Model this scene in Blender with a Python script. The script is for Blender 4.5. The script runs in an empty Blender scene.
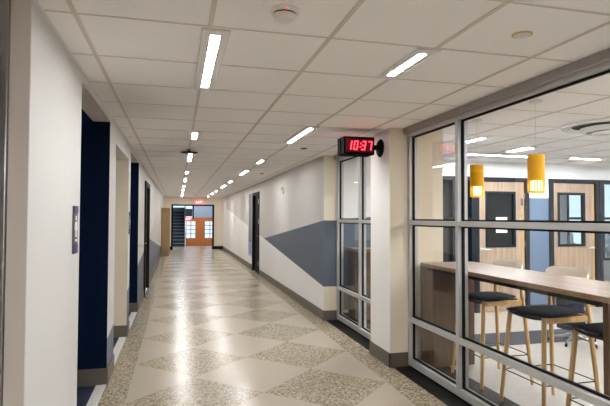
import bpy, bmesh, math, random
from mathutils import Vector, Matrix
random.seed(7)
S = bpy.context.scene
COL = S.collection

# ---------------------------------------------------------------- camera
YAW, PITCH, ROLL, FPX = 0.25097, 0.02889, 0.00372, 497.0
cy_, sy_, cp_, sp_ = math.cos(YAW), math.sin(YAW), math.cos(PITCH), math.sin(PITCH)
fw = Vector((sy_*cp_, cy_*cp_, sp_)); rt = Vector((cy_, -sy_, 0)); up = rt.cross(fw)
cr_, sr_ = math.cos(ROLL), math.sin(ROLL)
r2 = rt*cr_ + up*sr_; u2 = up*cr_ - rt*sr_
cam = bpy.data.cameras.new('camera'); camo = bpy.data.objects.new('camera', cam); COL.objects.link(camo)
M4 = Matrix((r2, u2, -fw)).transposed().to_4x4(); M4.translation = Vector((0, 0, 1.53))
camo.matrix_world = M4
cam.sensor_width = 36.0; cam.lens = FPX*36.0/610.0; cam.clip_start = 0.05; cam.clip_end = 200
S.camera = camo

# ---------------------------------------------------------------- world / exposure
W = bpy.data.worlds.new('world'); S.world = W; W.use_nodes = True
bg = W.node_tree.nodes['Background']
bg.inputs[0].default_value = (0.62, 0.82, 1.0, 1); bg.inputs[1].default_value = 0.75
S.view_settings.view_transform = 'Standard'; S.view_settings.look = 'None'
S.view_settings.exposure = 0.97; S.view_settings.gamma = 1.0; S.view_settings.use_curve_mapping = False
LIGHT_COL = (1.0, 0.985, 0.965); LIGHT_STR = 62.0          # ceiling lamp lenses
ROOM_COL = (0.945, 0.975, 1.0); ROOM_STR = 172.0
CEIL = 2.46

# ---------------------------------------------------------------- materials
MATS = {}
def mat(name, col=(.5,.5,.5), rough=.5, metal=0.0, emit=None, es=0.0, spec=None, coat=0.0):
    m = bpy.data.materials.new(name); m.use_nodes = True
    b = m.node_tree.nodes['Principled BSDF']
    b.inputs['Base Color'].default_value = (*col, 1); b.inputs['Roughness'].default_value = rough
    b.inputs['Metallic'].default_value = metal
    if spec is not None: b.inputs['Specular IOR Level'].default_value = spec
    if coat: b.inputs['Coat Weight'].default_value = coat
    if emit: b.inputs['Emission Color'].default_value = (*emit, 1); b.inputs['Emission Strength'].default_value = es
    MATS[name] = m
    return m
class NT:
    def __init__(s, m):
        s.t = m.node_tree; s.n = s.t.nodes; s.l = s.t.links; s.bsdf = s.n['Principled BSDF']
        s.tc = s.n.new('ShaderNodeTexCoord'); s.P = s.tc.outputs['Object']
    def put(s, sock, v):
        if hasattr(v, 'links') or isinstance(v, bpy.types.NodeSocket): s.l.new(v, sock)
        else: sock.default_value = v
    def m(s, op, a, b=0.0, c=0.0):
        n = s.n.new('ShaderNodeMath'); n.operation = op
        for k, v in enumerate((a, b, c)): s.put(n.inputs[k], v)
        return n.outputs[0]
    def sep(s, v=None):
        n = s.n.new('ShaderNodeSeparateXYZ'); s.l.new(v or s.P, n.inputs[0]); return n.outputs
    def scale(s, sc, v=None):
        n = s.n.new('ShaderNodeMapping'); n.inputs['Scale'].default_value = sc; s.l.new(v or s.P, n.inputs[0]); return n.outputs[0]
    def noise(s, sc, det=3, v=None, rough=.5):
        n = s.n.new('ShaderNodeTexNoise'); n.inputs['Scale'].default_value = sc; n.inputs['Detail'].default_value = det
        n.inputs['Roughness'].default_value = rough; s.l.new(v or s.P, n.inputs['Vector']); return n.outputs[0]
    def voro(s, sc):
        n = s.n.new('ShaderNodeTexVoronoi'); n.inputs['Scale'].default_value = sc; s.l.new(s.P, n.inputs['Vector']); return n.outputs['Color']
    def ramp(s, f, stops):
        n = s.n.new('ShaderNodeValToRGB'); e = n.color_ramp.elements
        while len(e) < len(stops): e.new(.5)
        for k, (p, c) in enumerate(stops): e[k].position = p; e[k].color = (*c, 1)
        s.put(n.inputs[0], f); return n.outputs[0]
    def mix(s, f, a, b):
        n = s.n.new('ShaderNodeMix'); n.data_type = 'RGBA'
        s.put(n.inputs[0], f); s.put(n.inputs[6], a if not isinstance(a, tuple) else (*a, 1)); s.put(n.inputs[7], b if not isinstance(b, tuple) else (*b, 1))
        return n.outputs[2]
    def bump(s, h, st, d=.01):
        n = s.n.new('ShaderNodeBump'); n.inputs['Strength'].default_value = st; n.inputs['Distance'].default_value = d
        s.l.new(h, n.inputs['Height']); s.l.new(n.outputs[0], s.bsdf.inputs['Normal'])
    def base(s, c): s.l.new(c, s.bsdf.inputs['Base Color'])

def paint(name, col, rough=.55, spec=None):
    m = mat(name, col, rough, spec=spec); t = NT(m)
    n = t.noise(180, 2); t.bump(n, .06, .002)
    t.base(t.mix(t.noise(1.3, 2), tuple(c*.975 for c in col), tuple(min(1, c*1.02) for c in col)))
    return m
def wood(name, c1, c2, rough=.4, axis=2, sc=1.0):
    m = mat(name, c1, rough); t = NT(m)
    s = [14*sc, 14*sc, 14*sc]; s[axis] = .8*sc
    v = t.scale(tuple(s))
    f = t.noise(3.0, 5, v, .6)
    t.base(t.ramp(f, [(.32, c2), (.52, tuple((a+b)/2 for a, b in zip(c1, c2))), (.7, c1)]))
    t.bump(f, .04, .003)
    return m
paint('wall_warm_lit', (.80, .715, .575)); paint('wall_white', (.62, .61, .60)); paint('wall_bright', (.89, .875, .855)); paint('wall_upper', (.62, .595, .56)); paint('wall_grey', (.10, .125, .165), .5)  # cream tint puts warm light into the colour of camera-facing walls
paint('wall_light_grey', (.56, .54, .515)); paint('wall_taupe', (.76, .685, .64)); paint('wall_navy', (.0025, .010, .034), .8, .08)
paint('wall_room', (.82, .82, .82)); paint('wall_blue', (.115, .165, .25), .5); paint('wall_office', (.50, .58, .66))
mat('baseboard', (.14, .120, .095), .5)
mat('threshold', (.70, .69, .67), .4)
# ceiling tile
m = mat('ceiling_tile', (.66, .60, .55), .9); t = NT(m)
n1 = t.noise(160, 2); n2 = t.noise(14, 2)
t.base(t.mix(t.m('MULTIPLY', n1, .9), (.95, .935, .925), (.85, .83, .815))); t.bump(n1, .15, .003)
mat('ceiling_bar', (.66, .59, .52), .6)
# terrazzo with a lozenge pattern
m = mat('terrazzo', (.5, .45, .4), .16); t = NT(m)
x, y, z = t.sep()
uu = t.m('DIVIDE', t.m('SUBTRACT', x, .175), 1.15); vv = t.m('DIVIDE', t.m('SUBTRACT', y, 4.335), 1.126)
du = t.m('ABSOLUTE', t.m('SUBTRACT', uu, t.m('ROUND', uu))); dv = t.m('ABSOLUTE', t.m('SUBTRACT', vv, t.m('ROUND', vv)))
dark = t.m('LESS_THAN', t.m('ADD', du, dv), .5)
bord = t.m('MAXIMUM', t.m('LESS_THAN', x, -.40), t.m('GREATER_THAN', x, 1.90))
dark = t.m('MAXIMUM', dark, bord)
chip = t.sep(t.voro(85))[0]; chip2 = t.sep(t.voro(150))[1]; big = t.noise(2.2, 3)
cd = t.ramp(chip, [(0, (.14, .11, .068)), (.35, (.27, .225, .15)), (.65, (.40, .335, .24)), (1, (.62, .535, .41))])
cl = t.mix(t.m('MULTIPLY', chip2, .55), (.50, .425, .335), (.41, .34, .262))
cl = t.mix(t.m('MULTIPLY', big, .12), cl, (.39, .325, .255))
t.base(t.mix(dark, cl, cd)); t.bsdf.inputs['IOR'].default_value = 1.62
t.put(t.bsdf.inputs['Roughness'], t.m('ADD', .215, t.m('MULTIPLY', big, .06)))
# light plank floor of the glazed room
m = mat('room_floor', (.6, .55, .5), .32); t = NT(m)
f = t.noise(4, 4, t.scale((1.5, 12, 1)), .6)
t.base(t.ramp(f, [(.3, (.30, .275, .245)), (.7, (.385, .36, .325))]))
m = mat('carpet_dark', (.06, .065, .075), .95, spec=.1); t = NT(m); n = t.noise(300, 2); t.base(t.mix(n, (.035, .037, .045), (.06, .064, .075)))
m = mat('carpet_navy', (.012, .018, .045), .95); t = NT(m); n = t.noise(260, 2); t.base(t.mix(n, (.008, .013, .035), (.02, .028, .06)))
mat('black_strip', (.010, .009, .008), .5, spec=.1); mat('clock_black', (.006, .006, .006), .8, spec=.04)
mat('aluminium', (.56, .56, .555), .42, .3); mat('header_grey', (.34, .325, .31), .5, .1)
mat('steel', (.42, .41, .40), .28, 1.0); mat('chrome', (.75, .76, .78), .12, 1.0)
mat('white_gloss', (.88, .89, .90), .15); mat('satin', (.62, .63, .65), .3, .6); mat('black', (.008, .008, .009), .6, spec=.12); mat('black_gloss', (.006, .006, .007), .12); mat('black_metal', (.02, .02, .022), .35, .5)
mat('frame_dark', (.013, .016, .023), .5, spec=.2); mat('dark_brown', (.024, .019, .014), .6, spec=.1)
mat('blind_dark', (.035, .037, .037), .6)
mat('white_plastic', (.78, .76, .73), .35); mat('white_metal', (.72, .71, .70), .35)
mat('paper', (.82, .83, .86), .7)
wood('counter_wood', (.33, .205, .125), (.15, .085, .045), .32, 1, .5)
wood('counter_end', (.135, .062, .026), (.055, .024, .009), .38, 2, .6)
wood('oak', (.66, .41, .17), (.50, .29, .11), .4, 2); wood('pale_wood', (.95, .90, .82), (.88, .81, .71), .4, 1)
wood('door_wood', (.44, .325, .24), (.27, .185, .125), .42, 2, .42); wood('door_edge', (.56, .36, .16), (.44, .27, .11), .45, 2)
wood('cabinet_wood', (.44, .295, .15), (.30, .19, .09), .45, 2); wood('red_wood', (.62, .175, .035), (.42, .10, .02), .35, 2)
m = mat('navy_fabric', (.01, .013, .024), .9, spec=.15); t = NT(m); n = t.noise(400, 2); t.base(t.mix(n, (.004, .005, .010), (.013, .016, .028)))
m = mat('knit_fabric', (.02, .03, .05), .9); t = NT(m); n = t.sep(t.voro(160))[0]
t.base(t.ramp(n, [(0, (.006, .008, .016)), (.8, (.014, .018, .03)), (.98, (.12, .13, .16))]))
mat('blue_fabric', (.075, .14, .36), .8)
mat('yellow', (.92, .45, .002), .45, spec=.2)
mat('lens', (.9, .9, .9), .5, emit=LIGHT_COL, es=LIGHT_STR); mat('room_lens', (.9, .9, .9), .5, emit=ROOM_COL, es=ROOM_STR)
mat('hall_fill', (.9, .9, .9), .5, emit=(.62, .78, 1), es=42.0); mat('pendant_glow', (.9, .85, .7), .5, emit=(1, .80, .42), es=5.0)
mat('digit', (.3, .02, .03), .4, emit=(1.0, .02, .038), es=4.0); mat('display', (.05, .004, .008), .15, emit=(1.0, .03, .06), es=.03)
mat('exit_red', (.6, .03, .04), .4, emit=(1, .10, .10), es=1.0); mat('exit_letter', (.9, .8, .8), .4, emit=(1, .75, .72), es=1.1)
mat('purple', (.05, .04, .13), .5, spec=.2); mat('sign_grey', (.10, .10, .11), .5, spec=.2); mat('sign_white', (.8, .8, .8), .45)
mat('frosted', (.20, .20, .21), .6); mat('brass', (.62, .47, .22), .4, .6); mat('strip_blue', (.18, .28, .5), .3)
mat('rock', (.34, .34, .35), .9); t = NT(MATS['rock']); t.base(t.ramp(t.noise(5, 5), [(.35, (.12, .12, .12)), (.65, (.62, .63, .65))]))
mat('stair_riser', (.015, .016, .02), .6); mat('stair_nose', (.14, .15, .17), .5); mat('vestibule_wall', (.30, .315, .34), .6)
def glass(name, tint=(1, 1, 1), boost=1.0):
    m = bpy.data.materials.new(name); m.use_nodes = True; nt = m.node_tree; n = nt.nodes; l = nt.links
    n.remove(n['Principled BSDF'])
    out = n['Material Output']; tr = n.new('ShaderNodeBsdfTransparent'); gl = n.new('ShaderNodeBsdfGlossy'); mx = n.new('ShaderNodeMixShader')
    tr.inputs[0].default_value = (*tint, 1); gl.inputs['Roughness'].default_value = 0.0
    lw = n.new('ShaderNodeLayerWeight'); lw.inputs[0].default_value = .5
    p = n.new('ShaderNodeMath'); p.operation = 'POWER'; l.new(lw.outputs['Facing'], p.inputs[0]); p.inputs[1].default_value = 5
    a = n.new('ShaderNodeMath'); a.operation = 'MULTIPLY_ADD'; l.new(p.outputs[0], a.inputs[0]); a.inputs[1].default_value = .96; a.inputs[2].default_value = .04*boost
    l.new(a.outputs[0], mx.inputs[0]); l.new(tr.outputs[0], mx.inputs[1]); l.new(gl.outputs[0], mx.inputs[2]); l.new(mx.outputs[0], out.inputs[0])
    MATS[name] = m
glass('glass', (.985, .99, .985)); glass('dark_glass', (.7, .72, .72))

# ---------------------------------------------------------------- mesh helpers
class MB:
    def __init__(s): s.v = []; s.f = []; s.m = []; s.sm = []; s.mats = []
    def mi(s, name):
        if name not in s.mats: s.mats.append(name)
        return s.mats.index(name)
    def add(s, verts, faces, mt, smooth=False):
        o = len(s.v); s.v += [tuple(v) for v in verts]; k = s.mi(mt)
        for f in faces: s.f.append([i+o for i in f]); s.m.append(k); s.sm.append(smooth)
        return s
    def box(s, x0, x1, y0, y1, z0, z1, mt):
        v = [(x, y, z) for x in (x0, x1) for y in (y0, y1) for z in (z0, z1)]
        return s.add(v, [(0,1,3,2), (4,6,7,5), (0,4,5,1), (2,3,7,6), (0,2,6,4), (1,5,7,3)], mt)
    def prism(s, poly, axis, a0, a1, mt):
        # poly: 2D points in the two other axes (in xyz order); extruded along axis
        def p3(p, a):
            q = list(p); q.insert(axis, a); return tuple(q)
        n = len(poly); v = [p3(p, a0) for p in poly] + [p3(p, a1) for p in poly]
        f = [tuple(range(n)), tuple(range(2*n-1, n-1, -1))] + [(i, i+n, (i+1) % n+n, (i+1) % n) for i in range(n)]
        return s.add(v, f, mt)
    def tube(s, pts, rad, mt, n=10, cap=True):
        pts = [Vector(p) for p in pts]; rad = rad if isinstance(rad, (list, tuple)) else [rad]*len(pts)
        v = []; f = []; ref = None
        for i, p in enumerate(pts):
            d = (pts[min(i+1, len(pts)-1)] - pts[max(i-1, 0)]).normalized()
            if ref is None: ref = d.orthogonal().normalized()
            ref = (ref - d*ref.dot(d)).normalized(); b = d.cross(ref)
            for k in range(n):
                a = 2*math.pi*k/n; v.append(p + (ref*math.cos(a) + b*math.sin(a))*rad[i])
        for i in range(len(pts)-1):
            for k in range(n): f.append((i*n+k, i*n+(k+1) % n, (i+1)*n+(k+1) % n, (i+1)*n+k))
        s.add(v, f, mt, True)
        if cap:
            s.add(v[:n], [tuple(range(n-1, -1, -1))], mt); s.add(v[-n:], [tuple(range(n))], mt)
        return s
    def lathe(s, prof, mt, c=(0, 0, 0), n=32, axis=2, smooth=True):
        v = []; f = []
        for (r, h) in prof:
            for k in range(n):
                a = 2*math.pi*k/n; q = [r*math.cos(a), r*math.sin(a)]; q.insert(axis, h); v.append((q[0]+c[0], q[1]+c[1], q[2]+c[2]))
        for i in range(len(prof)-1):
            for k in range(n): f.append((i*n+k, i*n+(k+1) % n, (i+1)*n+(k+1) % n, (i+1)*n+k))
        return s.add(v, f, mt, smooth)
    def build(s, name, parent=None, loc=None, bevel=0, seg=2):
        me = bpy.data.meshes.new(name); me.from_pydata(s.v, [], s.f); 
        for k in s.mats: me.materials.append(MATS[k])
        me.polygons.foreach_set('material_index', s.m); me.polygons.foreach_set('use_smooth', s.sm)
        b = bmesh.new(); b.from_mesh(me); bmesh.ops.remove_doubles(b, verts=b.verts, dist=1e-5); bmesh.ops.recalc_face_normals(b, faces=b.faces); b.to_mesh(me); b.free()
        me.set_sharp_from_angle(angle=math.radians(40)); me.update()
        o = bpy.data.objects.new(name, me); COL.objects.link(o)
        if parent: o.parent = parent
        if loc: o.location = loc
        if bevel:
            md = o.modifiers.new('bevel', 'BEVEL'); md.width = bevel; md.segments = seg; md.limit_method = 'ANGLE'; md.angle_limit = math.radians(50)
        return o
def tag(o, label, cat, group=None):
    o['label'] = label; o['category'] = cat
    if group: o['group'] = group
    return o
def struct(o, label=None, cat=None):
    o['kind'] = 'structure'
    if label: o['label'] = label
    if cat: o['category'] = cat
    return o
def empty(name, loc=(0, 0, 0), rz=0.0):
    o = bpy.data.objects.new(name, None); COL.objects.link(o); o.location = loc; o.rotation_euler = (0, 0, rz); o.empty_display_size = .1
    return o
def copy_tree(o, parent=None):
    c = o.copy(); COL.objects.link(c); c.parent = parent
    for ch in list(o.children): copy_tree(ch, c)
    return c
def text_mesh(name, body, size, mt, parent, loc, rot, depth=.002):
    cu = bpy.data.curves.new(name, 'FONT'); cu.body = body; cu.size = size; cu.align_x = 'CENTER'; cu.align_y = 'CENTER'; cu.extrude = depth
    o = bpy.data.objects.new(name, cu); COL.objects.link(o)
    dg = bpy.context.evaluated_depsgraph_get(); me = bpy.data.meshes.new_from_object(o.evaluated_get(dg))
    bpy.data.objects.remove(o); me.materials.clear(); me.materials.append(MATS[mt])
    o = bpy.data.objects.new(name, me); COL.objects.link(o); o.parent = parent; o.location = loc; o.rotation_euler = rot
    return o

# ================================================================ STRUCTURE
XL, XR, XF, YE, YB = -.612, 2.12, 2.32, 24.0, 7.13      # corridor walls, glazing face, corridor end, room back wall
# floor
b = MB()
b.box(XL, 2.15, -4, YE, -.06, 0, 'terrazzo')
b.box(2.15, 2.73, -4, 7.2, -.06, 0, 'black_strip')
b.box(2.73, 9.2, -4, 5.22, -.06, 0, 'room_floor'); b.box(2.73, 9.2, 5.22, 5.83, -.06, 0, 'carpet_dark'); b.box(2.73, 9.2, 5.83, 7.2, -.06, 0, 'room_floor')
b.box(5.9, 13, 7.2, 10.2, -.06, 0, 'room_floor')
b.box(-1.4, 2.6, YE, 31, -.06, 0, 'terrazzo')
for y0, y1 in ((3.4, 4.88), (7.0, 8.43)): b.box(-2.2, XL, y0, y1, -.06, 0, 'carpet_navy')
b.box(-2.2, XL, 5.36, 6.73, -.06, 0, 'carpet_dark'); b.box(-1.1, XL, .9, 2.36, -.06, 0, 'terrazzo')
struct(b.build('floor'))
# ceiling with its grid of bars
b = MB()
b.box(XL, 9.2, -4, 7.2, CEIL, CEIL+.08, 'ceiling_tile'); b.box(XL, XR+.3, 7.2, YE+.1, CEIL, CEIL+.08, 'ceiling_tile')
GX0, GY0, G = -.4643, 1.8276, .6096
def bars(x0, x1, y0, y1, w=.022, d=.004):
    i0, i1 = math.ceil((x0-GX0)/G), math.floor((x1-GX0)/G); j0, j1 = math.ceil((y0-GY0)/G), math.floor((y1-GY0)/G)
    for i in range(i0, i1+1): b.box(GX0+i*G-w/2, GX0+i*G+w/2, y0, y1, CEIL-d, CEIL+.001, 'ceiling_bar')
    for j in range(j0, j1+1): b.box(x0, x1, GY0+j*G-w*.3, GY0+j*G+w*.3, CEIL-d*.6, CEIL+.001, 'ceiling_bar')
bars(XL, 2.27, -4, YB); bars(XL, XR, YB, YE); bars(2.42, 9, -4, YB)
struct(b.build('ceiling'))
# edge angle along the left wall
struct(MB().box(XL, XL+.02, -4, YE, CEIL-.005, CEIL, 'white_metal').build('trim_1'))

# right corridor wall, painted with a dark grey wedge
b = MB()
b.box(XR, XR+.22, YB, 13.2, 0, CEIL, 'wall_bright'); b.box(XR, XR+.22, 14.3, YE+.1, 0, CEIL, 'wall_bright'); b.box(XR, XR+.22, 13.2, 14.3, 2.16, CEIL, 'wall_bright')
b.box(XR, XR+.22, -4, .5, 0, CEIL, 'wall_bright')
def zline(y):   # the sloping paint edge
    return .50 + (y-7.12)*.0935
b.prism([(YB, zline(YB)), (13.2, zline(13.2)), (13.2, CEIL), (YB, CEIL)], 0, XR-.0015, XR, 'wall_upper')
b.prism([(13.2, 2.16), (14.3, 2.16), (14.3, CEIL), (13.2, CEIL)], 0, XR-.0015, XR, 'wall_upper')
b.prism([(14.3, zline(14.3)), (22.3, zline(22.3)), (22.9, CEIL), (14.3, CEIL)], 0, XR-.0015, XR, 'wall_upper')
b.prism([(YB, .50), (12.42, 1.0), (YB, 1.485)], 0, XR-.003, XR-.001, 'wall_grey')
b.box(XR-.003, XF+.02, YB-.002, YB, .50, 1.485, 'wall_grey'); b.box(XR-.0015, XF+.02, YB-.001, YB, 1.485, CEIL, 'wall_warm_lit'); b.box(XR, XF+.02, YB-.001, YB, 0, .50, 'wall_warm_lit')
struct(b.build('wall_right'))
struct(MB().box(XR-.012, XR, YB-.012, 13.15, 0, .145, 'baseboard').box(XR-.012, XR, 14.35, YE, 0, .145, 'baseboard').box(XR-.012, XF+.01, YB-.014, YB-.002, 0, .145, 'baseboard').box(XR-.012, XR, -4, .5, 0, .145, 'baseboard').build('baseboard_right'))
# pillar between the two glazed fronts
b = MB(); b.box(XR, 2.73, 4.75, 5.27, 0, CEIL, 'wall_bright'); b.box(XR+.006, 2.729, 4.7485, 4.75, 0, CEIL, 'wall_warm_lit')  # thin front skin carries the painted warm light
struct(b.build('wall_pillar', bevel=.006))
struct(MB().box(XR-.012, 2.345, 4.738, 4.75, 0, .145, 'baseboard').box(XR-.012, XR, 4.738, 5.282, 0, .145, 'baseboard').box(XR-.012, 2.32, 5.27, 5.282, 0, .145, 'baseboard').build('baseboard_pillar'))

# left corridor wall with its alcoves
def zl(y): return .41 + (y-4.88)*.094 if y < 11.64 else 1.045 - (y-11.64)*.08
b = MB(); T = -.76
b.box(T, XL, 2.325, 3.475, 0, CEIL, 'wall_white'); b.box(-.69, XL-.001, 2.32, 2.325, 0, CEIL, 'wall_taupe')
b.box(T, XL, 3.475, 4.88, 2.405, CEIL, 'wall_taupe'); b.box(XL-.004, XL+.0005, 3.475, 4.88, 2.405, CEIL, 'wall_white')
b.box(-2.2, XL, 4.884, 5.36, 0, 2.8, 'wall_white')
b.box(T, XL, 5.36, 6.73, 2.27, CEIL, 'wall_white')
b.box(-2.2, XL, 6.73, 7.0, 0, 2.8, 'wall_white'); b.box(-2.2, XL-.002, 6.7285, 6.73, 0, 2.8, 'wall_warm_lit')
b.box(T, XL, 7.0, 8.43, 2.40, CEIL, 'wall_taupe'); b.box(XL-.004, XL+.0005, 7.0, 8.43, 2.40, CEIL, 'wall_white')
b.box(T-.4, XL, 8.434, 10.0, 0, CEIL, 'wall_white'); b.box(T, XL, 10.0, 11.3, 2.16, CEIL, 'wall_white'); b.box(T, XL, 11.3, YE+.1, 0, CEIL, 'wall_white')
b.box(T, XL, -4, .9, 0, CEIL, 'wall_white')
for y0, y1 in ((4.884, 5.36), (6.73, 7.0), (8.434, 10.0)): b.prism([(y0, .0), (y1, .0), (y1, zl(y1)), (y0, zl(y0))], 0, XL, XL+.0015, 'wall_grey')
b.prism([(11.3, 0), (YE, 0), (YE, zl(20)), (19.5, zl(19.5)), (11.64, 1.045), (11.3, 1.01)], 0, XL, XL+.003, 'wall_grey')
b.prism([(11.64, 1.0), (24, .3), (24, 2.46), (22.0, 2.46)], 0, XL, XL+.0015, 'wall_light_grey')
struct(b.build('wall_left'))
b = MB()
for y0, y1, h in ((3.45, 4.88, 2.8), (7.0, 8.43, 2.8)):
    b.box(-2.2, XL, y1, y1+.004, 0, 2.405 if y1 > 8 else h, 'wall_navy'); b.box(-2.3, -2.2, y0-.2, y1, 0, h, 'wall_navy'); b.box(-2.3, T-.002, y0-.1, y0, 0, h, 'wall_navy')
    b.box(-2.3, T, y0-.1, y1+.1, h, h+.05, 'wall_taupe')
struct(b.build('wall_alcove'))
b = MB(); b.box(-2.3, -2.2, 5.3, 6.8, 0, 2.8, 'wall_white'); b.box(-2.2, T, 5.36, 6.73, 2.5, 2.55, 'wall_white')
struct(b.build('wall_alcove'))
b = MB()
def bb(x0, x1, y0, y1): b.box(x0, x1, y0, y1, 0, .15, 'baseboard')
bb(XL, XL+.012, 2.325, 3.475)
for y in (4.88, 6.73, 8.43): bb(-2.2, XL+.012, y-.012, y)
for y0, y1 in ((4.88, 5.36), (6.73, 7.0), (8.43, 9.95), (11.35, YE)): bb(XL, XL+.012, y0, y1)
struct(b.build('baseboard_left'))
for k, (y0, y1) in enumerate(((3.45, 4.868), (5.36, 6.718), (7.0, 8.418))):
    struct(MB().box(XL-.085, XL, y0, y1, 0, .006, 'threshold').build('trim_%d' % (k+2)))
# steel lift surround at the very edge of the picture
b = MB(); b.box(-1.1, -.692, 2.315, 2.345, 0, CEIL, 'steel'); b.box(-.72, -.692, 2.295, 2.315, 0, CEIL, 'steel')
struct(b.build('trim_5', bevel=.004))
b = MB(); b.box(-1.12, -1.08, .9, 2.345, 0, CEIL, 'steel'); b.box(-1.1, T, .88, .9, 0, CEIL, 'wall_white'); b.box(-1.12, XL, .85, 2.36, CEIL, CEIL+.05, 'ceiling_tile')
struct(b.build('door_1'))

# wall behind the camera and the shell of the glazed room
struct(MB().box(-.8, 9.2, -4.1, -4, 0, CEIL, 'wall_white').build('wall_rear'))
b = MB(); b.box(9.0, 9.2, -4, 7.2, 0, CEIL, 'wall_room')
struct(b.build('wall_room_side'))
# back wall of the glazed room with openings for a dark window, two doors and a sidelight
b = MB()
def bw(x0, x1, z0, z1, mt='wall_room'): b.box(x0, x1, YB, YB+.12, z0, z1, mt)
bw(2.34, 3.80, 0, CEIL); bw(3.80, 5.70, 2.20, CEIL); bw(3.80, 4.56, 0, .30); bw(5.70, 6.09, 0, CEIL); bw(6.09, 8.5, 2.20, CEIL); bw(8.5, 9.0, 0, CEIL); bw(7.14, 8.5, 0, .08)
b.prism([(2.34, .145), (2.34, 1.50), (3.78, 1.62), (3.78, .145)], 1, YB-.002, YB, 'wall_grey')
b.box(5.70, 6.09, YB-.002, YB, .1, 1.87, 'wall_blue'); b.box(8.5, 9, YB-.002, YB, .1, 1.95, 'wall_blue')
struct(b.build('wall_room_back'))
b = MB(); 
for x0, x1 in ((2.34, 4.55), (5.70, 6.08), (8.5, 9.0)): b.box(x0, x1, YB-.014, YB-.002, 0, .10, 'baseboard')
struct(b.build('baseboard_room'))
# office behind the second door: a bright window on its far side
b = MB(); b.box(5.9, 9.15, 10.1, 10.2, 0, CEIL, 'wall_office'); b.box(9.15, 12.6, 10.1, 10.2, 0, .5, 'wall_room'); b.box(9.15, 12.6, 10.1, 10.2, 2.42, CEIL, 'wall_room')
b.box(12.6, 12.7, 7.25, 10.2, 0, CEIL, 'wall_room'); b.box(5.85, 5.95, 7.25, 10.2, 0, CEIL, 'wall_room'); b.box(5.85, 12.7, 7.25, 10.2, CEIL, CEIL+.05, 'wall_room'); b.box(9.0, 12.7, 7.15, 7.25, 0, CEIL, 'wall_room')
struct(b.build('wall_office'))
b = MB()
for x in (9.15, 10.2, 11.4, 12.55): b.box(x, x+.05, 10.08, 10.16, .5, 2.42, 'frame_dark')
for zz in (.5, 1.50, 2.38): b.box(9.15, 12.6, 10.08, 10.16, zz, zz+.06, 'frame_dark')
wn = struct(b.build('window_5'))
MB().box(9.2, 12.55, 10.115, 10.121, .55, 2.38, 'glass').build('pane', wn)

# end of the corridor: wall with a framed opening, then a stair hall
b = MB()
b.box(T, -.28, YE, YE+.12, 0, CEIL, 'wall_warm_lit'); b.box(1.69, XR+.2, YE, YE+.12, 0, CEIL, 'wall_warm_lit'); b.box(-.28, 1.69, YE, YE+.12, 2.12, CEIL, 'wall_warm_lit')
struct(b.build('wall_end'))
struct(MB().box(XL, -.28, YE-.012, YE, 0, .15, 'black').box(1.69, XR, YE-.012, YE, 0, .15, 'black').build('baseboard_end'))
b = MB(); b.box(-.28, -.20, YE-.02, YE+.14, 0, 2.12, 'black'); b.box(1.61, 1.69, YE-.02, YE+.14, 0, 2.12, 'black'); b.box(-.28, 1.69, YE-.02, YE+.14, 2.05, 2.12, 'black')
b.box(.69, .75, YE+.02, YE+.10, 1.45, 2.05, 'black')
struct(b.build('door_2'))
b = MB(); b.box(-1.4, -1.3, YE+.12, 31, 0, 4, 'vestibule_wall'); b.box(2.5, 2.6, YE+.12, 31, 0, 4, 'vestibule_wall'); b.box(-1.4, 2.6, YE+.12, 31, 4, 4.1, 'vestibule_wall')
b.box(-1.4, -.4, 30.9, 31, 0, 4, 'vestibule_wall'); b.box(-.4, .43, 30.9, 31, 0, 2.1, 'vestibule_wall'); b.box(-.4, .43, 30.9, 31, 3.2, 4, 'vestibule_wall'); b.box(.75, 2.6, 26.9, 27.0, 1.50, 4, 'vestibule_wall'); b.box(.41, .43, 27, 31, 0, 4, 'vestibule_wall')
b.box(-1.4, 2.6, YE+.12, YE+.14, 2.46, 4, 'vestibule_wall')
struct(b.build('wall_stair_hall'))

# ================================================================ GLAZED FRONTS
def storefront(name, y0, y1, mull, label):
    """frame members along Y at XF..XF+.10, rails at fixed heights, black gaskets, panes"""
    X0, X1 = XF, XF+.095; XG0, XG1 = XF+.034, XF+.056
    b = MB()
    ys = [(y0, y0+.045)] + [(c-.022, c+.022) for c in mull] + [(y1-.045, y1)]
    for a, c in ys: b.box(X0, X1, a, c, .02, 2.40, 'aluminium')
    rails = ((.02, .085), (.462, .51), (1.457, 1.502), (2.372, 2.42))
    spans = [(ys[i][1], ys[i+1][0]) for i in range(len(ys)-1)]
    for a, c in spans:
        for z0, z1 in rails: b.box(X0, X1, a, c, z0, z1, 'aluminium')
    b.box(XF-.05, X1, y0, y1, 2.405, CEIL, 'header_grey')
    w = struct(b.build(name, bevel=.0025, seg=1), label, 'window')
    g = MB()
    for a, c in spans:
        for k in range(3):
            z0, z1 = rails[k][1], rails[k+1][0]; e = .014
            g.box(XG0, XG1, a, a+e, z0, z1, 'black'); g.box(XG0, XG1, c-e, c, z0, z1, 'black')
            g.box(XG0, XG1, a+e, c-e, z0, z0+e, 'black'); g.box(XG0, XG1, a+e, c-e, z1-e, z1, 'black')
            MB().box(XF+.042, XF+.048, a+e*.5, c-e*.5, z0+e*.5, z1-e*.5, 'glass').build('pane', w)
    g.build('gasket', w)
    return w
storefront('window_1', .5, 4.75, (1.95, 3.81), 'aluminium framed glass front of the room with bar stools')
storefront('window_2', 5.27, YB, (6.18,), 'narrow aluminium framed glass front beyond the pillar')

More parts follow.
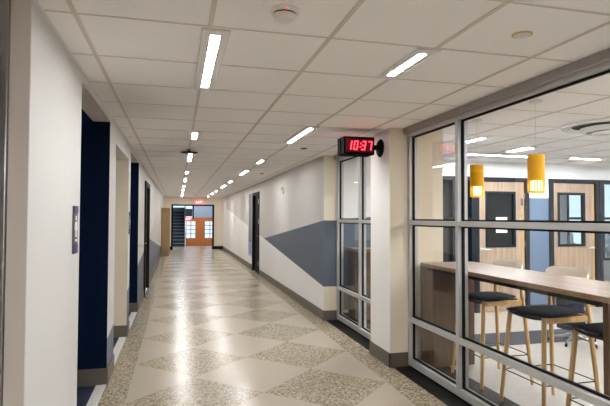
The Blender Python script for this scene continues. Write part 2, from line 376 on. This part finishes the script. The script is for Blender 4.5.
# ================================================================ DOORS IN THE GLAZED ROOM
def door_unit(name, x0, x1, wx0, wx1, handle_x, sgn, glassmat, blind, edge_x):
    e = empty(name, (x0, YB, 0)); struct(e)
    w = x1-x0
    f = MB()
    f.box(-.08, 0, -.03, .13, 0, 2.20, 'frame_dark'); f.box(w, w+.08, -.03, .13, 0, 2.20, 'frame_dark'); f.box(0, w, -.03, .13, 2.135, 2.20, 'frame_dark')
    f.build('door_frame', e, bevel=.004)
    a, c = wx0-x0, wx1-x0
    l = MB()
    l.box(.004, a, 0, .045, .008, 2.13, 'door_wood'); l.box(c, w-.004, 0, .045, .008, 2.13, 'door_wood'); l.box(a, c, 0, .045, .008, 1.06, 'door_wood'); l.box(a, c, 0, .045, 1.96, 2.13, 'door_wood')
    if edge_x == 1: l.box(w-.05, w-.003, -.0015, 0, .01, 2.128, 'door_edge')
    lf = l.build('door_leaf', e)
    v = MB()
    for q in ((a-.012, a+.03), (c-.03, c+.012)): v.box(q[0], q[1], -.008, .05, 1.05, 1.97, 'frame_dark')
    v.box(a+.03, c-.03, -.008, .05, 1.05, 1.09, 'frame_dark'); v.box(a+.03, c-.03, -.008, .05, 1.93, 1.97, 'frame_dark')
    v.build('vision_frame', lf)
    MB().box(a+.03, c-.03, .018, .024, 1.09, 1.93, glassmat).build('pane', lf)
    if blind:
        s_ = MB()
        for k in range(24): s_.box(a+.03, c-.03, .030, .038, 1.09+k*.035, 1.09+k*.035+.033, 'blind_dark')
        s_.build('blind', lf)
    hx = handle_x-x0
    h = MB(); h.lathe([(0, -.012), (.028, -.012), (.028, 0)], 'satin', (hx, 0, 1.02), 20, 1); h.tube([(hx, -.01, 1.02), (hx, -.05, 1.02), (hx+sgn*.02, -.055, 1.02), (hx+sgn*.13, -.055, 1.018)], [.014, .014, .014, .011], 'satin')
    h.build('door_handle', e)
    hg = MB()
    hz = w-.002 if sgn > 0 else .002
    for zz in (.25, 1.1, 1.9): hg.tube([(hz, -.008, zz-.05), (hz, -.008, zz+.05)], .008, 'steel')
    hg.build('hinge', e)
    return e
door_unit('door_3', 4.74, 5.61, 4.88, 5.43, 4.795, 1, 'dark_glass', True, 1)
door_unit('door_4', 6.17, 7.03, 6.28, 6.82, 6.975, -1, 'glass', False, 1)
struct(MB().box(4.73, 5.62, YB+.10, YB+.12, 0, 2.2, 'blind_dark').build('wall_closet'))
# dark window beside the first door
b = MB()
for x in (3.80, 4.26, 4.60): b.box(x, x+.06, YB-.03, YB+.10, .30, 2.20, 'frame_dark')
b.box(3.80, 4.66, YB-.03, YB+.10, .30, .36, 'frame_dark'); b.box(3.80, 4.66, YB-.03, YB+.10, 2.135, 2.20, 'frame_dark'); b.box(3.86, 4.6, YB-.02, YB+.08, 1.50, 1.54, 'frame_dark')
w3 = struct(b.build('window_3'))
MB().box(3.85, 4.62, YB+.035, YB+.041, .35, 2.14, 'dark_glass').build('pane', w3)
bl = MB()
for k in range(50): bl.box(3.86, 4.60, YB+.06, YB+.068, .36+k*.0355, .36+k*.0355+.0335, 'blind_dark')
bl.box(3.8, 4.66, YB+.10, YB+.12, .3, 2.2, 'blind_dark'); bl.build('blind', w3)
# sidelight beside the second door
b = MB()
for x in (7.12, 8.44): b.box(x, x+.06, YB-.03, YB+.12, .02, 2.20, 'frame_dark')
b.box(7.18, 8.44, YB-.03, YB+.12, .02, .10, 'frame_dark'); b.box(7.18, 8.44, YB-.03, YB+.12, 2.135, 2.20, 'frame_dark')
w4 = struct(b.build('window_4'))
MB().box(7.17, 8.45, YB+.04, YB+.046, .09, 2.14, 'glass').build('pane', w4)

# ================================================================ DOORS OF THE CORRIDOR
e = struct(empty('door_5', (XR, 13.2, 0)))
MB().box(-.02, .14, -.06, .02, 0, 2.22, 'black').box(-.02, .14, 1.08, 1.16, 0, 2.22, 'black').box(-.02, .14, .02, 1.08, 2.14, 2.22, 'black').build('door_frame', e)
MB().box(.05, .10, .02, 1.08, -.055, 2.14, 'black').build('door_leaf', e)
h = MB(); h.lathe([(0, .03), (.03, .03), (.03, .05)], 'chrome', (0, .12, 1.02), 16, 0); h.tube([(.04, .12, 1.02), (-.01, .12, 1.02), (-.015, .14, 1.02), (-.015, .24, 1.02)], .01, 'chrome'); h.build('door_handle', e)
hg = MB()
for zz in (.3, 1.42, 1.95): hg.box(-.028, -.02, -.05, .0, zz-.06, zz+.06, 'steel')
hg.build('hinge', e)
e = struct(empty('door_6', (XL, 10.0, 0)))
MB().box(-.14, .03, -.06, .03, 0, 2.22, 'dark_brown').box(-.14, .03, 1.25, 1.34, 0, 2.22, 'dark_brown').box(-.14, .03, .03, 1.25, 2.13, 2.22, 'dark_brown').build('door_frame', e)
MB().box(-.08, -.03, .03, 1.25, -.055, 2.13, 'dark_brown').build('door_leaf', e)
h = MB(); h.lathe([(0, -.03), (.03, -.03), (.03, -.015), (0, -.015)], 'chrome', (0, .14, 1.02), 16, 0); h.tube([(-.02, .14, 1.02), (.02, .14, 1.02), (.025, .16, 1.02), (.025, .26, 1.02)], .01, 'chrome'); h.build('door_handle', e)
# narrow sidelight past the black door
b = MB(); b.box(XR-.02, XR+.02, 14.40, 14.45, .38, 2.28, 'aluminium'); b.box(XR-.02, XR+.02, 15.10, 15.15, .38, 2.28, 'aluminium'); b.box(XR-.02, XR+.02, 14.45, 15.10, 2.23, 2.28, 'aluminium'); b.box(XR-.02, XR+.02, 14.45, 15.10, .38, .43, 'aluminium')
w6 = struct(b.build('window_6')); MB().box(XR-.010, XR-.004, 14.45, 15.10, .80, 2.23, 'frosted').box(XR-.010, XR-.004, 14.45, 15.10, .43, .80, 'strip_blue').build('pane', w6)

# panelled wooden doors of the stair hall
def hall_door(name, x0, x1, px0, px1, cols):
    e = struct(empty(name, (x0, 26.9, 0))); w = x1-x0; a, c = px0-x0, px1-x0; z0, z1 = .42, 1.30
    d = MB(); d.box(0, a, 0, .06, 0, 1.50, 'red_wood'); d.box(c, w, 0, .06, 0, 1.50, 'red_wood'); d.box(a, c, 0, .06, 0, z0, 'red_wood'); d.box(a, c, 0, .06, z1, 1.50, 'red_wood')
    for k in range(1, cols): d.box(a+(c-a)*k/cols-.018, a+(c-a)*k/cols+.018, 0, .06, z0, z1, 'red_wood')
    for k in range(1, 4): d.box(a, c, 0, .06, z0+(z1-z0)*k/4-.016, z0+(z1-z0)*k/4+.016, 'red_wood')
    d.box(a+.02, c-.02, -.012, 0, .1, .34, 'red_wood')
    lf = d.build('door_leaf', e)
    MB().box(a, c, .028, .034, z0, z1, 'glass').build('pane', lf)
    MB().tube([(c+.03, 0, .95), (c+.03, -.05, .95), (c+.03, -.05, 1.15), (c+.03, 0, 1.15)], .01, 'chrome', 8).build('door_handle', e)
hall_door('door_7', .42, 1.05, .46, .92, 2); hall_door('door_8', 1.05, 2.0, 1.42, 1.94, 2)

# ================================================================ CEILING LIGHTS
def light(x, y, L, along='y', mt='lens', label='', group='recessed strip lights in the corridor ceiling'):
    e = tag(empty('ceiling_light', (x, y, CEIL), 0 if along == 'y' else -math.pi/2), label, 'ceiling light', group)
    h = MB(); w = .056
    h.box(-w-.014, -w, 0, L, -.010, 0, 'white_metal'); h.box(w, w+.014, 0, L, -.010, 0, 'white_metal')
    h.box(-w, w, 0, .014, -.010, 0, 'white_metal'); h.box(-w, w, L-.014, L, -.010, 0, 'white_metal'); h.box(-w, -.024, .014, L-.014, -.007, -.001, 'white_metal'); h.box(.024, w, .014, L-.014, -.007, -.001, 'white_metal'); h.box(-.024, .024, .014, .08, -.007, -.001, 'white_metal'); h.box(-.024, .024, L-.08, L-.014, -.007, -.001, 'white_metal')
    h.build('light_frame', e)
    MB().box(-.024, .024, .08, L-.08, -.0065, -.001, mt).build('diffuser', e)
    return e
A, B2 = .178, 1.333
def ord_(k): return ('first', 'second', 'third', 'fourth', 'fifth', 'sixth', 'seventh', 'eighth', 'ninth')[k]
left = [(2.46, 1.2), (5.49, .60), (7.33, 1.2), (10.37, .60), (12.21, 1.2), (15.24, .60), (17.08, 1.2), (20.1, .60), (21.95, 1.2)]
right = [(2.45, .60), (4.89, 1.2), (7.93, .60), (9.77, 1.2), (12.8, .60), (14.64, 1.2), (17.68, .60), (19.5, 1.2), (22.5, .60)]
for row, X, nm in ((left, A, 'row over the corridor middle'), (right, B2, 'row near the painted wall')):
    for k, (y, L) in enumerate(row):
        light(X, y, L, label='%s strip light, %s from the camera in the %s' % ('long' if L > 1 else 'short', ord_(k), nm))
for y, L in ((-1.8, 1.2), (.2, .6)):                # the row carries on behind the camera
    light(A, y, L, label='strip light behind the camera over the corridor middle, %s' % ('overhead' if y > 0 else 'further back')); light(B2, y+.4, L, label='strip light behind the camera near the glazing, %s' % ('overhead' if y > 0 else 'further back'))
RG = 'strip lights in the ceiling of the glazed room'
light(3.94, 6.40, 1.22, 'x', 'room_lens', 'long strip light running parallel to the far wall with two wooden doors', RG)
light(4.45, 5.46, .60, 'y', 'room_lens', 'short strip light pointing away, seen just above the second yellow pendant', RG)
light(5.80, 6.40, .70, 'x', 'room_lens', 'short strip light parallel to the far wall above the second wooden door', RG)
light(3.42, 4.95, .60, 'y', 'room_lens', 'short strip light over the first yellow pendant', RG)
for x, y in ((3.42, 1.2), (4.45, 2.4), (6.4, 1.2), (6.4, 3.6), (7.8, 5.2), (4.45, -1.5), (7.0, -1.5)):  # out-of-view strips added to brighten the room
    light(x, y, 1.2, 'y', 'room_lens', 'unseen strip light added to brighten the glazed room', 'added strip lights of the room outside the picture')
# lamp added out of view, bluish in place of the stair hall's daylight
e = tag(empty('ceiling_light', (.9, 25.4, 4.0)), 'unseen panel lamp added high in the stair hall to brighten it', 'ceiling light')
MB().box(-.5, .5, -.4, .4, -.03, 0, 'white_metal').build('light_frame', e); MB().box(-.46, .46, -.36, .36, -.036, -.03, 'hall_fill').build('diffuser', e)
light(8.3, 8.0, 1.2, 'y', 'lens', 'unseen strip light added to brighten the office behind the second wooden door', 'added strip lights of the office')  # hidden lamp added so the office is not dim

# smoke detector, sprinkler covers and other ceiling fittings
e = tag(empty('smoke_detector', (.455, 2.16, CEIL)), 'round white smoke detector with dark slot beside the first corridor light', 'smoke detector')
MB().lathe([(.066, 0), (.066, -.012), (.058, -.018), (.050, -.018)], 'white_plastic').build('mounting_ring', e)
MB().lathe([(.050, -.018), (.049, -.024)], 'black').lathe([(.052, -.024), (.052, -.032), (.044, -.046), (.025, -.052), (0, -.052)], 'white_plastic').lathe([(.049, -.024), (.052, -.024)], 'white_plastic').build('sensor_cap', e)
MB().lathe([(.004, -.013), (.004, -.020), (0, -.020)], 'digit', (.0, -.058, .002), 10).build('indicator_lamp', e)
e = tag(empty('sprinkler_cover', (1.68, 2.14, CEIL)), 'round flush sprinkler cover in the ceiling beside the glass front', 'sprinkler cover')
MB().lathe([(.050, 0), (.050, -.004), (.040, -.006)], 'brass').build('rim', e); MB().lathe([(.040, -.005), (.030, -.012), (0, -.014)], 'white_metal').build('cap', e)
for (x, y, l) in ((1.64, 6.47, 'small flat sprinkler cover in ceiling by the red clock'), (1.72, 10.4, 'tiny sprinkler cover in ceiling far along the painted wall')):
    e = tag(empty('sprinkler_cover', (x, y, CEIL)), l, 'sprinkler cover'); MB().lathe([(.045, 0), (.045, -.006), (.03, -.010), (0, -.010)], 'dark_brown').build('cap', e)
e = tag(empty('ceiling_dome', (.145, 7.05, CEIL)), 'flat black disc hanging on a short stem between corridor ceiling lights', 'ceiling fitting')
MB().tube([(0, 0, 0), (0, 0, -.035)], .014, 'black').build('stem', e); MB().lathe([(0, -.024), (.05, -.026), (.115, -.034), (.120, -.040), (.10, -.044), (0, -.046)], 'black').build('disc', e)
# air diffuser of the room
e = tag(empty('air_diffuser', (4.12, 4.00, CEIL-.005)), 'round white air diffuser with dark slots in ceiling of the glazed room', 'air vent')
MB().lathe([(.42, 0), (.415, -.018), (.36, -.024), (.32, -.004)], 'white_gloss').build('flange', e)
MB().lathe([(.32, -.004), (.10, -.004)], 'black').build('throat', e)
MB().lathe([(.25, -.030), (.215, -.075), (.19, -.070), (.22, -.028)], 'white_gloss').build('cone', e); MB().lathe([(0, -.045), (.13, -.055), (.15, -.075), (.13, -.085), (0, -.088)], 'white_gloss').build('centre_disc', e)

# ================================================================ RED CLOCK
ck = tag(empty('digital_clock', (2.12, 4.96, 2.28)), 'black double sided digital clock with red digits on pillar bracket', 'clock')
def seg_digit(b, ch, x, z, w, h, mt, y, flip=1):
    t_ = h*.115; sl = .18
    S7 = {'0': 'abcdef', '1': 'bc', '3': 'abgcd', '7': 'abc'}
    def q(x0, x1, z0, z1):
        P = [(x0, z0), (x1, z0), (x1, z1), (x0, z1)]
        b.prism([((x+px+sl*(pz-h/2))*flip, z+pz) for px, pz in P], 1, y, y+.002*flip, mt)
    g = .003
    segs = {'a': (g, w-g, h-t_, h), 'g': (g, w-g, h/2-t_/2, h/2+t_/2), 'd': (g, w-g, 0, t_), 'b': (w-t_, w, h/2+g, h-g), 'c': (w-t_, w, g, h/2-g), 'f': (0, t_, h/2+g, h-g), 'e': (0, t_, g, h/2-g)}
    for s in S7[ch]: q(*segs[s])
for nm, y0, y1, fy, flip in (('housing', -.11, -.015, -.11, 1), ('housing', .015, .11, .11, -1)):
    hb = MB().box(-.465, -.125, y0, y1, -.092, .092, 'clock_black').build(nm, ck, bevel=.006)
    MB().box(-.445, -.145, fy-.002*(flip > 0), fy+.002*(flip < 0), -.068, .068, 'display').build('display_window', hb)
    H_, w_ = .096, .046; cx = -.295
    for ch, off in (('1', -.118), ('0', -.050), ('3', .036), ('7', .104)): d = MB(); seg_digit(d, ch, off-.012+(cx if flip > 0 else -cx), -.048, w_, H_, 'digit', fy-.005*flip, flip); d.build('digit', hb)
    for zz in (-.022, .016):
        d = MB()
        xx = (.008+zz*.18+cx) if flip > 0 else -(.008+zz*.18-cx)
        d.box(xx, xx+.011*flip, fy-.005, fy+.0045 if flip < 0 else fy-.003, zz, zz+.011, 'digit')
        d.build('colon_dot', hb)
MB().box(-.43, -.16, -.015, .015, -.07, .07, 'clock_black').build('spacer', ck)
k_ = MB(); k_.tube([(-.13, 0, 0), (-.02, 0, 0)], .028, 'black', 14); k_.lathe([(0, -.03), (.045, -.03), (.085, -.018), (.098, -.006), (.098, 0)], 'black', (0, .03, 0), 28, 0); k_.build('bracket', ck)

# ================================================================ SIGNS AND WALL FITTINGS
def rest_sign(y, label):
    e = tag(empty('restroom_sign', (XL, y, 1.45)), label, 'sign', 'restroom signs by the navy alcoves')
    SW = .058
    MB().box(0, .010, -SW, SW, -.145, .145, 'sign_grey').build('plate', e, bevel=.003)
    MB().box(.0095, .0125, -SW, SW, .100, .145, 'purple').build('band', e); MB().box(.0095, .0125, -SW, SW, -.145, -.085, 'purple').build('band', e)
    p = MB(); p.lathe([(0, .0105), (.016, .0105), (.016, .0125), (0, .0125)], 'sign_white', (0, 0, .070), 14, 0)
    p.prism([(-.030, .048), (.030, .048), (.040, .0), (.030, -.004), (.018, .030), (.020, -.045), (.004, -.045), (.002, -.01), (-.002, -.01), (-.004, -.045), (-.020, -.045), (-.018, .030), (-.030, -.004), (-.040, .0)], 0, .0105, .0125, 'sign_white')
    p.box(.0105, .0125, -.025, .025, -.072, -.058, 'sign_white'); p.build('pictogram', e)
rest_sign(3.30, 'purple and grey restroom sign on white wall before the first navy alcove')
rest_sign(6.865, 'small grey restroom sign on the narrow wall before second navy alcove')
e = tag(empty('exit_sign', (.985, YE-.02, 2.22)), 'small red lit exit sign above opening at corridor end', 'exit sign')
MB().box(-.165, .165, -.03, .02, -.10, .10, 'exit_red').build('sign_box', e, bevel=.004)
text_mesh('lettering', 'EXIT', .155, 'exit_letter', e, (0, -.032, 0), (math.pi/2, 0, 0))
e = tag(empty('exit_sign', (.56, 26.84, 1.43)), 'small red sign hanging in stair hall above the panelled glass', 'exit sign')
MB().box(-.14, .14, -.02, .02, -.09, .09, 'exit_red').build('sign_box', e); text_mesh('lettering', 'EXIT', .13, 'exit_letter', e, (0, -.022, 0), (math.pi/2, 0, 0))
e = tag(empty('alarm_strobe', (XR, 10.1, 2.10)), 'small white fire alarm strobe high on the painted wall', 'alarm')
MB().box(-.022, -.001, -.055, .055, -.09, .09, 'white_plastic').build('plate', e, bevel=.004); MB().box(-.05, -.022, -.03, .03, -.01, .06, 'white_metal').build('strobe_lens', e, bevel=.006); MB().box(-.03, -.022, -.035, .035, -.07, -.03, 'white_plastic').build('sounder', e)
nt_ = MB().box(5.06, 5.27, YB-.0095, YB-.0082, 1.29, 1.545, 'paper').build('notice'); tag(nt_, 'blank white paper notice taped to dark door window', 'notice')
e = tag(empty('wall_switch', (5.56, YB, 1.80)), 'small grey plate on wooden door near its upper hinge edge', 'door plate')
MB().box(-.02, .02, -.008, -.0015, -.06, .06, 'sign_grey').build('plate', e)

# tall wooden cabinet at the far end of the left wall
e = tag(empty('tall_cabinet', (XL+.003, 20.0, 0)), 'tall brown wooden cabinet against the left wall near corridor end', 'cabinet')
MB().box(.012, .31, 0, .9, 0, 1.88, 'cabinet_wood').build('body', e, bevel=.006); MB().box(.310, .325, .02, .88, .08, 1.85, 'cabinet_wood').build('cabinet_door', e); MB().tube([(.325, .1, .9), (.35, .1, .9), (.35, .1, 1.05), (.325, .1, 1.05)], .006, 'steel', 8).build('handle', e)

# stair in the hall beyond
e = tag(empty('staircase', (.10, 26.4, 0)), 'dark staircase with pale step edges climbing beyond the corridor end', 'staircase')
struct(MB().box(.40, .76, 26.9, 27.1, 1.56, 1.96, 'stair_riser').build('wall_landing'))
st = MB(); ns = MB()
for k in range(11):
    st.box(-.40, .30, k*.29, (k+1)*.29 + (.29*(10-k)), k*.17, (k+1)*.17-.03, 'stair_riser'); ns.box(-.40, .30, k*.29-.02, (k+1)*.29, (k+1)*.17-.03, (k+1)*.17, 'stair_nose')
st.build('riser', e); ns.build('step_edge', e)
MB().tube([(.30, -.05, .0), (.30, -.05, .95), (.30, 3.1, 2.75)], .025, 'white_metal').tube([(.30, 1.0, .68), (.30, 1.0, 1.55)], .015, 'white_metal').tube([(.30, 2.1, 1.30), (.30, 2.1, 2.17)], .015, 'white_metal').build('handrail', e)

# ================================================================ BAR COUNTER
ct = tag(empty('bar_counter', (2.43, 2.375, 0)), 'long wooden bar counter with solid end panels standing along the glass', 'counter')
L, D, Ht = 2.305, .60, 1.07
MB().box(0, D, 0, L, Ht-.036, Ht, 'counter_wood').build('worktop', ct, bevel=.003)
for y in (.0, L-.04): MB().box(0, D, y, y+.04, 0, Ht-.036, 'counter_end').build('end_panel', ct, bevel=.002)
MB().box(.06, D-.06, .04, L-.04, Ht-.075, Ht-.036, 'black_metal').build('support_beam', ct)
# low cabinet in the corner seen through the second glass front
e = tag(empty('low_cabinet', (2.50, 6.72, 0)), 'brown wooden cabinet in the corner behind the narrow glass front', 'cabinet')
MB().box(0, 1.0, .0, .39, .06, 1.04, 'counter_end').build('body', e); MB().box(-.02, 1.02, -.02, .395, 1.04, 1.08, 'counter_wood').build('worktop', e, bevel=.003); MB().box(.03, .97, .03, .39, 0, .06, 'black').build('plinth', e)
for x0 in (.01, .51): MB().box(x0, x0+.48, -.016, 0, .08, 1.02, 'counter_end').build('cabinet_door', e, bevel=.002)

# ================================================================ BAR STOOLS
def seat_mesh():
    b = MB(); n, rings = 40, 8; cx = .0; a, w = .245, .225; v = []; f = []
    def ring(r, top):
        out = []
        for k in range(n):
            t_ = 2*math.pi*k/n; c, s = math.cos(t_), math.sin(t_)
            px = a*math.copysign(abs(c)**.55, c)*r; py = w*math.copysign(abs(s)**.55, s)*r*(1-.10*max(0, px/a))
            back = (px+a)/(2*a)                        # 0 front .. 1 back
            th = .066*(1-back)+.014
            zc = .780 + .018*back*back
            zt = zc + .016*(1-r**6) - .014*(1-(py/w)**2)*back*(1-r**4)
            out.append((px-.048, py, zt if top else zc - th*(1-r**5)*(.55+.45*(1-r**2)) ))
        return out
    rs = [1, .985, .95, .88, .75, .5, .25, .02]
    for r in rs: v += ring(r, True)
    for r in rs[1:]: v += ring(r, False)
    nt = len(rs)
    for i in range(nt-1):
        for k in range(n): f.append((i*n+k, i*n+(k+1) % n, (i+1)*n+(k+1) % n, (i+1)*n+k))
    f.append(tuple((nt-1)*n+k for k in range(n)))
    o = nt*n
    for k in range(n): f.append((k, o+k, o+(k+1) % n, (k+1) % n))
    for i in range(nt-2):
        for k in range(n): f.append((o+i*n+k, o+(i+1)*n+k, o+(i+1)*n+(k+1) % n, o+i*n+(k+1) % n))
    f.append(tuple(o+(nt-2)*n+n-1-k for k in range(n)))
    b.add(v, f, 'navy_fabric', True)
    return b
def back_mesh():
    b = MB(); n = 20; rows = 6; v = []; f = []
    for side in (0, 1):
        for i in range(n+1):
            s = -1+2*i/n
            for j in range(rows+1):
                q = -1+2*j/rows
                hh = .068*(1-abs(s)**10*.25)
                x = .245-.055*s*s + (.010 if side else -.010)*(1-abs(q)**8) + .010*q; v.append((x, .010+.222*s*(1-.02*abs(q)**6), 1.062+q*hh - .012*s*s))
    R1 = rows+1; N = (n+1)*R1
    for i in range(n):
        for j in range(rows):
            p = i*R1+j; f.append((p, p+1, p+R1+1, p+R1)); f.append((N+p, N+p+R1, N+p+R1+1, N+p+1))
    for i in range(n):
        p = i*R1; f.append((p, p+R1, N+p+R1, N+p)); p = i*R1+rows; f.append((p, N+p, N+p+R1, p+R1))
    for j in range(rows):
        f.append((j, N+j, N+j+1, j+1)); p = n*R1+j; f.append((p, p+1, N+p+1, N+p))
    b.add(v, f, 'pale_wood', True)
    return b
def make_stool():
    e = empty('bar_stool', (0, 0, 0))
    seat_mesh().build('seat', e)
    for s in (-1, 1):
        MB().tube([(-.262, s*.245, 0), (-.235, s*.222, .35), (-.203, s*.193, .772)], [.014, .0175, .019], 'oak', 14).build('leg', e)
        MB().tube([(.265, s*.245, 0), (.240, s*.226, .35), (.213, s*.204, .70), (.200, .005+s*.196, .88), (.210, .008+s*.192, 1.05)], [.014, .0175, .019, .016, .012], 'oak', 14).build('leg', e)
        MB().box(-.205, .213, s*.197-.010, s*.197+.010, .725, .770, 'oak').build('side_rail', e, bevel=.004)
    MB().box(-.13, -.11, -.188, .188, .725, .765, 'oak').build('cross_rail', e, bevel=.004); MB().box(.203, .223, -.205, .205, .725, .770, 'oak').build('cross_rail', e, bevel=.004)
    back_mesh().build('backrest', e)
    fz = .27; fr = MB(); F = [(-.244, -.229, fz), (-.244, .229, fz), (.247, .231, fz), (.247, -.231, fz)]
    for i in range(4): fr.tube([F[i], F[(i+1) % 4]], .005, 'black_metal', 8)
    fr.build('footrest', e)
    return e
GS = 'bar stools tucked under the counter'
proto = make_stool()
for k, (x, y, rz, l) in enumerate(((2.915, 4.20, 0, 'oak bar stool with dark seat beside the far end panel of counter'), (2.91, 3.43, .02, 'middle oak bar stool with dark seat at the long wooden counter'), (2.905, 2.715, 0, 'oak bar stool with dark seat by the near end panel, mostly cut off'))):
    o = proto if k == 0 else copy_tree(proto)
    o.location = (x, y, 0); o.rotation_euler = (0, 0, rz); tag(o, l, 'bar stool', GS)

# swivel chair behind the counter
e = tag(empty('swivel_chair', (4.74, 5.14, 0), .55), 'dark blue knit swivel chair on metal star base behind the counter', 'chair')
bk = MB(); v = []; f = []; n = 10; rows = 8
for side in (0, 1):
    for i in range(n+1):
        s = -1+2*i/n
        for j in range(rows+1):
            q = j/rows
            v.append((-.25-.10*q+.07*s*s+(.04 if side else -.03)*(1-.6*abs(s)**6)*(1-.5*abs(2*q-1)**6), -.02+.16*s*(1-.12*q), .20+.62*q))
R1 = rows+1; N = (n+1)*R1
for i in range(n):
    for j in range(rows):
        p = i*R1+j; f.append((p, p+1, p+R1+1, p+R1)); f.append((N+p, N+p+R1, N+p+R1+1, N+p+1))
    p = i*R1; f.append((p, p+R1, N+p+R1, N+p)); p = i*R1+rows; f.append((p, N+p, N+p+R1, p+R1))
for j in range(rows):
    f.append((j, N+j, N+j+1, j+1)); p = n*R1+j; f.append((p, p+1, N+p+1, N+p))
bk.add(v, f, 'knit_fabric', True); bk.build('backrest', e)
MB().box(-.22, .10, -.14, .14, .34, .40, 'knit_fabric').build('seat', e, bevel=.02, seg=3)
MB().tube([(0, 0, .09), (0, 0, .35)], .025, 'steel', 12).build('column', e)
for k in range(5):
    a = 2*math.pi*k/5+.6; q = (math.cos(a), math.sin(a))
    lg = MB().tube([(0, 0, .10), (q[0]*.28, q[1]*.28, .05)], [.022, .012], 'steel', 8).build('leg', e)
    MB().lathe([(0, -.012), (.02, -.010), (.02, .010), (0, .010)], 'black', (q[0]*.28, q[1]*.28, .021), 12, 1).build('caster', lg)
e2 = tag(MB().box(-.13, .13, -.05, .05, -.13, .13, 'blue_fabric').build('cushion', None, (4.735, 5.07, .60), bevel=.05, seg=4), 'small blue cushion leaning in the dark swivel chair', 'cushion')
e2.rotation_euler = (0, -.18, 2.1)

# ================================================================ PENDANT LAMPS
def pendant():
    e = empty('pendant_lamp', (0, 0, CEIL)); R = .063; zt, zb, zs = 2.026-CEIL, 1.730-CEIL, 1.822-CEIL
    MB().lathe([(0, 0), (.05, 0), (.05, -.018), (.012, -.026), (0, -.026)], 'white_plastic').build('canopy', e)
    MB().tube([(0, 0, -.02), (0, 0, zt+.005)], .0022, 'white_plastic', 6).build('cord', e)
    s = MB(); s.lathe([(0, zt+.004), (R-.004, zt+.004), (R, zt), (R, zs), (R-.004, zs), (R-.004, zt-.002)], 'yellow', n=40)
    s.lathe([(R, zb+.012), (R, zb), (R-.004, zb), (R-.004, zb+.012), (R, zb+.012)], 'yellow', n=40)
    for k in range(18):
        a0 = 2*math.pi*(k-.26)/18; a1 = 2*math.pi*(k+.26)/18; v = []
        for z_ in (zb+.01, zs+.002):
            for r, a in ((R, a0), (R, a1), (R-.004, a1), (R-.004, a0)): v.append((r*math.cos(a), r*math.sin(a), z_))
        s.add(v, [(0,1,5,4), (1,2,6,5), (2,3,7,6), (3,0,4,7), (0,3,2,1), (4,5,6,7)], 'yellow')
    s.build('lamp_shade', e)
    MB().lathe([(0, zs+.02), (.040, zs+.02), (.040, zb+.012), (0, zb+.010)], 'pendant_glow', n=24).build('lamp_diffuser', e)
    return e
p1 = pendant(); p2 = copy_tree(p1)
p1.location = (2.735, 4.135, CEIL); p2.location = (2.735, 3.335, CEIL)
tag(p1, 'yellow cylinder pendant lamp above the counter closer to the pillar', 'pendant lamp', 'yellow pendants over the bar counter')
tag(p2, 'yellow cylinder pendant lamp hanging over the middle of the counter', 'pendant lamp', 'yellow pendants over the bar counter')

# grey rocks outside the office window
for k, (x, y, r, l) in enumerate(((11.2, 13.4, 1.05, 'large pale grey rock outside the bright window'), (13.6, 12.9, .9, 'smaller grey rock outside the bright window edge'))):
    bmx = bmesh.new(); bmesh.ops.create_icosphere(bmx, subdivisions=3, radius=r)
    for vv_ in bmx.verts: vv_.co *= 1+.16*math.sin(vv_.co.x*5+k)+.12*math.sin(vv_.co.y*7+vv_.co.z*6); vv_.co.z *= .9
    me = bpy.data.meshes.new('rock'); bmx.to_mesh(me); bmx.free(); me.materials.append(MATS['rock'])
    o = bpy.data.objects.new('rock', me); COL.objects.link(o); o.location = (x, y, .25); tag(o, l, 'rock')
struct(MB().box(4, 22, 10.3, 30, -.12, -.06, 'rock').build('ground'))
